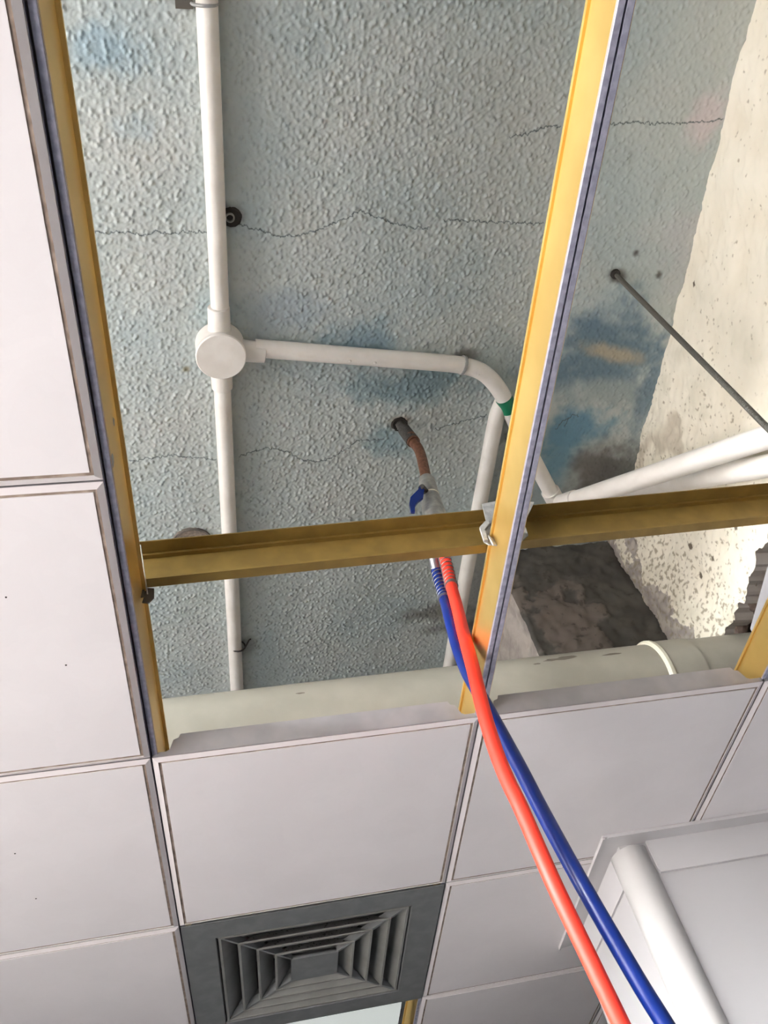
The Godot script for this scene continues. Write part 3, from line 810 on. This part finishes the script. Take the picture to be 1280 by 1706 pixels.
# ------------------------------------------------------------------ conduits, pipes, fittings on the slab
func build_conduits() -> void:
	var yc := SLAB - 0.0125
	var bx := on_y(366, 572, SLAB); bx.y = SLAB
	# long conduit through the junction box
	var top := on_y(342, -60, yc)
	var a := on_y(368, 545, yc); var b := on_y(370, 640, yc); var e := on_y(397, 1190, yc)
	var c := thing("conduit", "white plastic conduit from the slab's near edge to the round junction box", "conduit", Vector3.ZERO, "")
	part("pipe", tube_shape([top, top.lerp(a, 0.5), a], 0.0102, 24), M.pvc, c)
	var sad := on_y(333, 6, yc)
	var s := st_new(true)
	var saddle := []
	for k in 13:
		var t := PI + PI * k / 12
		saddle.append(Vector3(sad.x + 0.004 + cos(t) * 0.0115, yc + sin(t) * 0.0115, sad.z))
	tube(s, saddle, 0.0016, 6)
	var sd := part("saddle_clip", s, M.zinc, c)
	part("saddle_foot", box_shape(Vector3(sad.x - 0.022, SLAB - 0.0045, sad.z - 0.006), Vector3(sad.x - 0.006, SLAB - 0.0015, sad.z + 0.006)), M.zinc_dark, sd)
	c = thing("conduit", "thin white conduit from the junction box down to the big drain pipe", "conduit")
	part("pipe", tube_shape([b, b.lerp(e, 0.5), e], 0.0102, 24), M.pvc, c)
	var w := on_y(396, 1078, yc)
	s = st_new(true)
	var loop := []
	for k in 17:
		var t := TAU * k / 16 - 0.4
		loop.append(w + Vector3(cos(t) * 0.0112, sin(t) * 0.0112, sin(t * 0.5) * 0.003))
	loop.append(w + Vector3(0.018, 0.008, 0.004)); loop.append(w + Vector3(0.02, 0.005, 0.009))
	tube(s, loop, 0.0012, 6)
	part("tie_wire", s, M.iron, c)

	# round junction box
	var j := thing("junction_box", "round white plastic junction box joining three conduits", "junction box", bx)
	part("body", stepped(Vector3.ZERO, Vector3(0, -0.032, 0), [[0.04, 0.0], [0.04, 0.0283], [0.9, 0.0272], [0.9, 0.0]], 40), M.pvc, j)
	part("lid", stepped(Vector3(0, -0.0285, 0), Vector3(0, -0.0345, 0), [[0, 0.0], [0, 0.0288], [0.75, 0.0288], [1.0, 0.0276], [1.0, 0.0]], 40), M.pvc, j)
	var g := (on_y(770, 608, yc) - on_y(435, 580, yc)).normalized()
	for d in [(top - bx), (e - bx), g]:
		var dir := Vector3(d.x, 0, d.z).normalized()
		var o := Vector3(0, -0.0135, 0)
		part("socket", stepped(o + dir * 0.02, o + dir * 0.052, [[0, 0.0], [0, 0.0138], [0.35, 0.0128], [0.98, 0.0124], [1.0, 0.0118], [1.0, 0.0]], 24), M.pvc, j)

	# conduit from the box to the right, bending away diagonally
	c = thing("conduit", "white conduit from the junction box's side, bending and branching above the middle keel", "conduit")
	var pts := []
	for q in [[425, 580, yc], [600, 594, yc], [740, 605, yc], [775, 610, yc], [800, 618, yc - 0.001], [820, 634, yc - 0.002], [836, 656, yc - 0.003], [850, 684, yc - 0.004], [880, 748, yc - 0.008], [919, 822, yc - 0.014], [936, 853, yc - 0.016]]: pts.append(on_y(q[0], q[1], q[2]))
	part("pipe", tube_shape(curve(pts), 0.0108, 24), M.pvc, c)
	sd = part("saddle_clip", stepped(on_y(769, 608, yc), on_y(773, 609, yc), [[0, 0.0], [0, 0.0123], [1, 0.0123], [1, 0.0]], 24), M.zinc, c)
	var n := on_y(776, 598, yc + 0.004)
	part("clip_nail", stepped(n + Vector3(0, 0.008, 0), n + Vector3(0, -0.004, 0), [[0, 0.0], [0, 0.0022], [0.8, 0.0022], [0.8, 0.0042], [1, 0.0038], [1, 0.0]], 12), M.zinc_dark, sd)
	var t0 := on_y(839.5, 663, yc - 0.0032); var t1 := on_y(849.5, 683, yc - 0.004)
	for q in [[583, 601], [625, 604], [797, 623]]:
		var dp := on_y(q[0], q[1], yc - 0.0095)
		part("paint_drip", stepped(dp + Vector3(0, 0.003, 0), dp + Vector3(0, -0.003, 0), [[0, 0.0], [0, 0.0028], [0.5, 0.0025], [0.85, 0.0014], [1, 0.0]], 10), M.pvc, c)
	var tp := stepped(t0, t1, [[0, 0.0], [0, 0.0113], [1, 0.0113], [1, 0.0]], 24)
	part("green_tape", tp, M.green, c, Vector3.ZERO, "green tape wrapped round the bend")
	part("coupling", tube_shape([on_y(917, 818, yc - 0.0138), on_y(940, 860, yc - 0.017)], 0.0132, 24), M.pvc, c)
	# branch
	pts = []
	for q in [[838, 668], [829, 690], [822, 722], [812, 775], [782, 930], [750, 1105], [742, 1150]]: pts.append(on_y(q[0], q[1], yc + 0.0005))
	part("branch_pipe", tube_shape(curve(pts), 0.0107, 24), M.pvc, c)
	# two pipes down the cream wall
	c = thing("water_pipe", "upper white pipe slanting down along the cream wall", "pipe", Vector3.ZERO, "pipes on the cream wall")
	var p0 := on_y(936, 841, yc - 0.046); var p1 := on_x(1280, 728, 0.642)
	part("pipe", tube_shape([p0, p0.lerp(p1, 0.5), p1 + (p1 - p0) * 0.25], 0.0128, 24), M.pvc, c)
	part("coupling", tube_shape([p0, p0.lerp(p1, 0.09)], 0.0145, 24), M.pvc, c)
	c = thing("water_pipe", "lower white pipe slanting along the cream wall, tucked behind the other", "pipe", Vector3.ZERO, "pipes on the cream wall")
	p0 = on_x(1060, 815, 0.656); p1 = on_x(1280, 776, 0.656)
	part("pipe", tube_shape([p0 - (p1 - p0) * 0.12, p0.lerp(p1, 0.5), p1 + (p1 - p0) * 0.25], 0.0128, 24), M.pvc, c)

	# big drain pipe with its collar
	var d := thing("drain_pipe", "large beige plastic drain pipe lying above the far row of tiles", "drain pipe", Vector3(0, 2.503, -0.128))
	part("pipe", tube_shape([Vector3(-0.58, 0, 0), Vector3(0.05, 0, 0), Vector3(0.56, 0, 0)], 0.055, 56), M.drain, d)
	var so := part("socket", tube_shape([Vector3(0.566, 0, 0), Vector3(0.607, 0, 0)], 0.0572, 56), M.drain, d)
	part("seal_ring", stepped(Vector3(0.558, 0, 0), Vector3(0.5665, 0, 0), [[0, 0.0], [0, 0.0566], [0.3, 0.059], [0.75, 0.059], [1, 0.0572], [1, 0.0]], 56), M.ring, so)
	part("pipe_end", tube_shape([Vector3(0.607, 0, 0), Vector3(0.86, 0, 0)], 0.0552, 56), M.drain, d)
	var sm := st_new()
	var rng := RandomNumberGenerator.new(); rng.seed = 21
	for q in [[930, 1098, 0.02, 0.0035], [948, 1094, 0.012, 0.003], [1020, 1090, 0.012, 0.0022], [895, 1106, 0.005, 0.0015], [500, 1155, 0.006, 0.0012]]:
		# scuffs of dark dirt on the pipe's skin
		var r := ray(q[0], q[1])
		var best := CAM
		for k in 4000:
			var p := CAM + r * (0.6 + k * 0.0001)
			if Vector2(p.y - 2.503, p.z + 0.128).length() < 0.0552: best = p; break
		var ang := atan2(best.y - 2.503, best.z + 0.128)
		var poly := []
		for k in 11:
			var t := TAU * k / 11
			var xx: float = best.x + cos(t) * q[2] * rng.randf_range(0.6, 1.2)
			var an: float = ang + sin(t) * q[3] / 0.055 * rng.randf_range(0.6, 1.3)
			poly.append(Vector3(xx, sin(an) * 0.0552, cos(an) * 0.0552))
		for k in 11: tri(sm, Vector3(best.x, sin(ang) * 0.0553, cos(ang) * 0.0553), poly[k], poly[(k + 1) % 11])
	var sc := part("scuff_marks", sm, mat(c8(120, 112, 102), 0.9), d)
	sc.set_meta("kind", "stuff"); sc.set_meta("label", "dark scuffs on the pipe")

	# threaded rod
	var r0 := on_y(1025, 456, SLAB); var r1 := r0 - Vector3(0, 0.37, 0)
	var rod := thing("threaded_rod", "thin dark threaded rod hanging from the slab in front of the cream wall", "rod", r0)
	var rp := part("rod", tube_shape([Vector3(0, 0.004, 0), Vector3(0, -0.2, 0), Vector3(0, -0.4, 0)], 0.0028, 12), M.rod, rod)
	part("thread", spring([Vector3(0, -0.002, 0), Vector3(0, -0.4, 0)], 0.0027, 0.0005, 0.0022), M.rod, rp)
	part("anchor_sleeve", stepped(Vector3(0, 0.003, 0), Vector3(0, -0.005, 0), [[0, 0.0], [0, 0.0062], [0.8, 0.0058], [1, 0.004], [1, 0.0]], 14), M.hole, rod)
	# expansion anchor beside the conduit
	var an := on_y(386, 361, SLAB)
	var ah := thing("wall_anchor", "empty metal anchor in a dark ragged hole beside the conduit", "anchor", an)
	part("hole_rim", stepped(Vector3(0, 0.004, 0), Vector3(0, -0.0034, 0), [[0, 0.0], [0, 0.0104], [0.7, 0.0112], [1, 0.0092], [0.95, 0.006], [0.95, 0.0]], 13), M.hole, ah)
	part("sleeve", stepped(Vector3(-0.002, 0.002, 0.0005), Vector3(-0.002, -0.0062, 0.0005), [[0, 0.0], [0, 0.0052], [1, 0.005], [1, 0.0036], [0.5, 0.0034], [0.5, 0.0]], 18), M.brass_grey, ah)
	# round patch half hidden by the channel
	var pl := on_y(321, 905, SLAB)
	var plug := thing("hole_plug", "round brown filled hole in the slab half hidden behind the channel", "plug", pl)
	part("mortar", stepped(Vector3(0, 0.004, 0), Vector3(0, -0.003, 0), [[0, 0.0], [0, 0.026], [0.9, 0.0255], [1, 0.023], [0.8, 0.0]], 30), M.plug, plug)
	part("rim", stepped(Vector3(0, 0.003, 0), Vector3(0, -0.0038, 0), [[0, 0.0], [0, 0.0285], [1, 0.028], [1, 0.0255], [0.5, 0.025]], 30), M.cement, plug)

# ------------------------------------------------------------------ valve and hoses
func at_depth(u: float, v: float, d: float) -> Vector3: return CAM + ray(u, v) * d
func build_hoses() -> void:
	var h := on_y(666, 706, SLAB)
	var v := thing("water_valve", "bent copper pipe from the slab with a grey twin valve and blue lever", "valve", h)
	part("hole_rim", stepped(Vector3(0, 0.004, 0), Vector3(0, -0.002, 0), [[0, 0.0], [0, 0.0115], [0.7, 0.012], [1, 0.0095], [0.9, 0.0]], 16), M.hole, v)
	var q0 := on_z(669, 710, 0.042) - h; var q1 := on_z(688, 735, 0.046) - h
	part("ferrule", stepped(q0, q1, [[-0.1, 0.0], [-0.1, 0.0062], [0.25, 0.0062], [0.25, 0.0082], [1, 0.0086], [1, 0.0]], 20), M.iron, v)
	var path := []
	for q in [[684, 729], [690, 738], [697, 747], [702, 760], [706, 777], [711, 800], [714, 812]]: path.append(on_z(q[0], q[1], 0.046) - h)
	var cp := part("copper_pipe", tube_shape(curve(path, 0.002), 0.0064, 20), M.copper, v)
	part("copper_collar", stepped(on_z(683.5, 727.5, 0.046) - h, on_z(690, 737, 0.046) - h, [[0, 0.0], [0, 0.0078], [1, 0.0082], [1, 0.0]], 20), M.copper, cp)
	var a := on_z(710.5, 798, 0.045) - h; var b := on_z(717, 826, 0.045) - h; var e := on_z(726, 868, 0.042) - h
	var vn := part("valve_neck", stepped(a, b, [[0, 0.0], [0, 0.0085], [0.15, 0.0098], [1, 0.0106], [1, 0.0]], 24), M.brass_grey, v)
	part("thread_tape", stepped(b, b.lerp(e, 0.06), [[0, 0.0], [0, 0.0108], [1, 0.0104], [1, 0.0]], 24), M.ring, vn)
	part("valve_body", stepped(b, e, [[0.04, 0.0], [0.04, 0.0105], [0.5, 0.0125], [0.8, 0.0135], [1, 0.0125], [1, 0.0]], 24), M.brass_grey, v)
	# two outlets
	var o1 := at_depth(738, 918, 0.963) - h; var o2 := at_depth(722, 927, 0.978) - h
	part("outlet", tube_shape(curve([e + Vector3(0.0, 0.015, 0), e.lerp(o1, 0.4) + Vector3(0.004, 0, 0), o1], 0.003), 0.0078, 18), M.brass_grey, v)
	part("outlet", tube_shape(curve([e + Vector3(-0.002, 0.015, 0), e.lerp(o2, 0.4) + Vector3(-0.006, 0, 0), at_depth(729, 957, 0.962) - h], 0.003), 0.0058, 18), M.steel, v)
	# lever
	var k0 := on_z(705, 820, 0.052) - h
	var lever := st_new()
	var lp := []
	for q in [[707, 815], [700, 814], [696, 820], [690, 826], [684, 832], [682, 842], [685, 856], [691, 856], [691, 846], [697, 838], [705, 832]]: lp.append(on_z(q[0], q[1], 0.056) - h)
	prism(lever, lp, Vector3(0, 0, 0.0035))
	var lv := part("lever", lever, M.blue, v, Vector3.ZERO, "blue valve lever")
	part("lever_stem", tube_shape([k0 + Vector3(0.008, 0, -0.006), k0 + Vector3(-0.003, 0, 0.008)], 0.004, 12), M.iron, lv)

	for w in [["orange", M.orange, "bright orange hose with a coil spring guard hanging from the valve across the tiles",
			[[738, 915, .965], [745, 945, .945], [752, 975, .92], [762, 1012, .872], [770, 1045, .825], [778, 1075, .785], [790, 1120, .748], [806, 1185, .715], [826, 1250, .69], [846, 1300, .67], [870, 1350, .65], [923, 1472, .61], [985, 1602, .58], [1035, 1706, .56], [1097, 1836, .54], [1165, 1976, .525]]],
			["blue", M.blue, "dark blue hose with a coil spring guard hanging beside the orange one",
			[[727, 948, .965], [734, 973, .948], [741, 997, .925], [748, 1024, .885], [756, 1055, .85], [765, 1085, .812], [780, 1122, .778], [803, 1163, .752], [830, 1212, .73], [867, 1280, .70], [904, 1352, .67], [970, 1473, .62], [1061, 1630, .58], [1108, 1706, .565], [1190, 1840, .54], [1270, 1990, .52]]]]:
		var pts := []
		for q in w[3]: pts.append(at_depth(q[0], q[1], q[2]))
		var t := thing("hose", w[2], "hose", Vector3.ZERO, "")
		var c := curve(pts, 0.004)
		part("tube", tube_shape(c, 0.0061, 20), w[1], t)
		var head := c.slice(0, 16 if w[0] == "orange" else 14)
		var sg := part("spring_guard", spring(head, 0.0067, 0.0006, 0.0062), M.steel, t)
		var k: int = head.size() - 1
		part("guard_collar", stepped(c[k], c[k + 1], [[-0.4, 0.0], [-0.4, 0.0074], [0.5, 0.0074], [0.5, 0.0]], 18), M.steel, sg)

# ------------------------------------------------------------------
func _ready() -> void:
	cam_basis = Basis.from_euler(ROT)
	var cam := Camera3D.new()
	cam.name = "camera"
	cam.fov = rad_to_deg(2.0 * atan(853.0 / FOCAL))
	cam.keep_aspect = Camera3D.KEEP_HEIGHT
	cam.near = 0.02
	cam.position = CAM
	cam.rotation = ROT
	add_child(cam)
	cam.current = true
	var env := Environment.new()
	env.background_mode = Environment.BG_SKY
	var sky := Sky.new()
	var sm := ProceduralSkyMaterial.new()
	sm.sky_top_color = c8(214, 222, 232)
	sm.sky_horizon_color = c8(236, 236, 234)
	sm.ground_horizon_color = c8(164, 159, 156)
	sm.ground_bottom_color = c8(150, 145, 142)
	sm.sky_energy_multiplier = 7.5
	sm.ground_energy_multiplier = 5.5
	sky.sky_material = sm
	env.sky = sky
	env.tonemap_mode = Environment.TONE_MAPPER_LINEAR
	env.tonemap_exposure = 0.82
	env.sdfgi_enabled = true
	env.ssao_enabled = true
	env.ssil_enabled = true
	var we := WorldEnvironment.new()
	we.environment = env
	we.name = "environment"
	add_child(we)

	make_materials()
	build_shell()
	build_slab()
	build_beam()
	build_tiles()
	build_keels()
	build_vent()
	build_conduits()
	build_hoses()
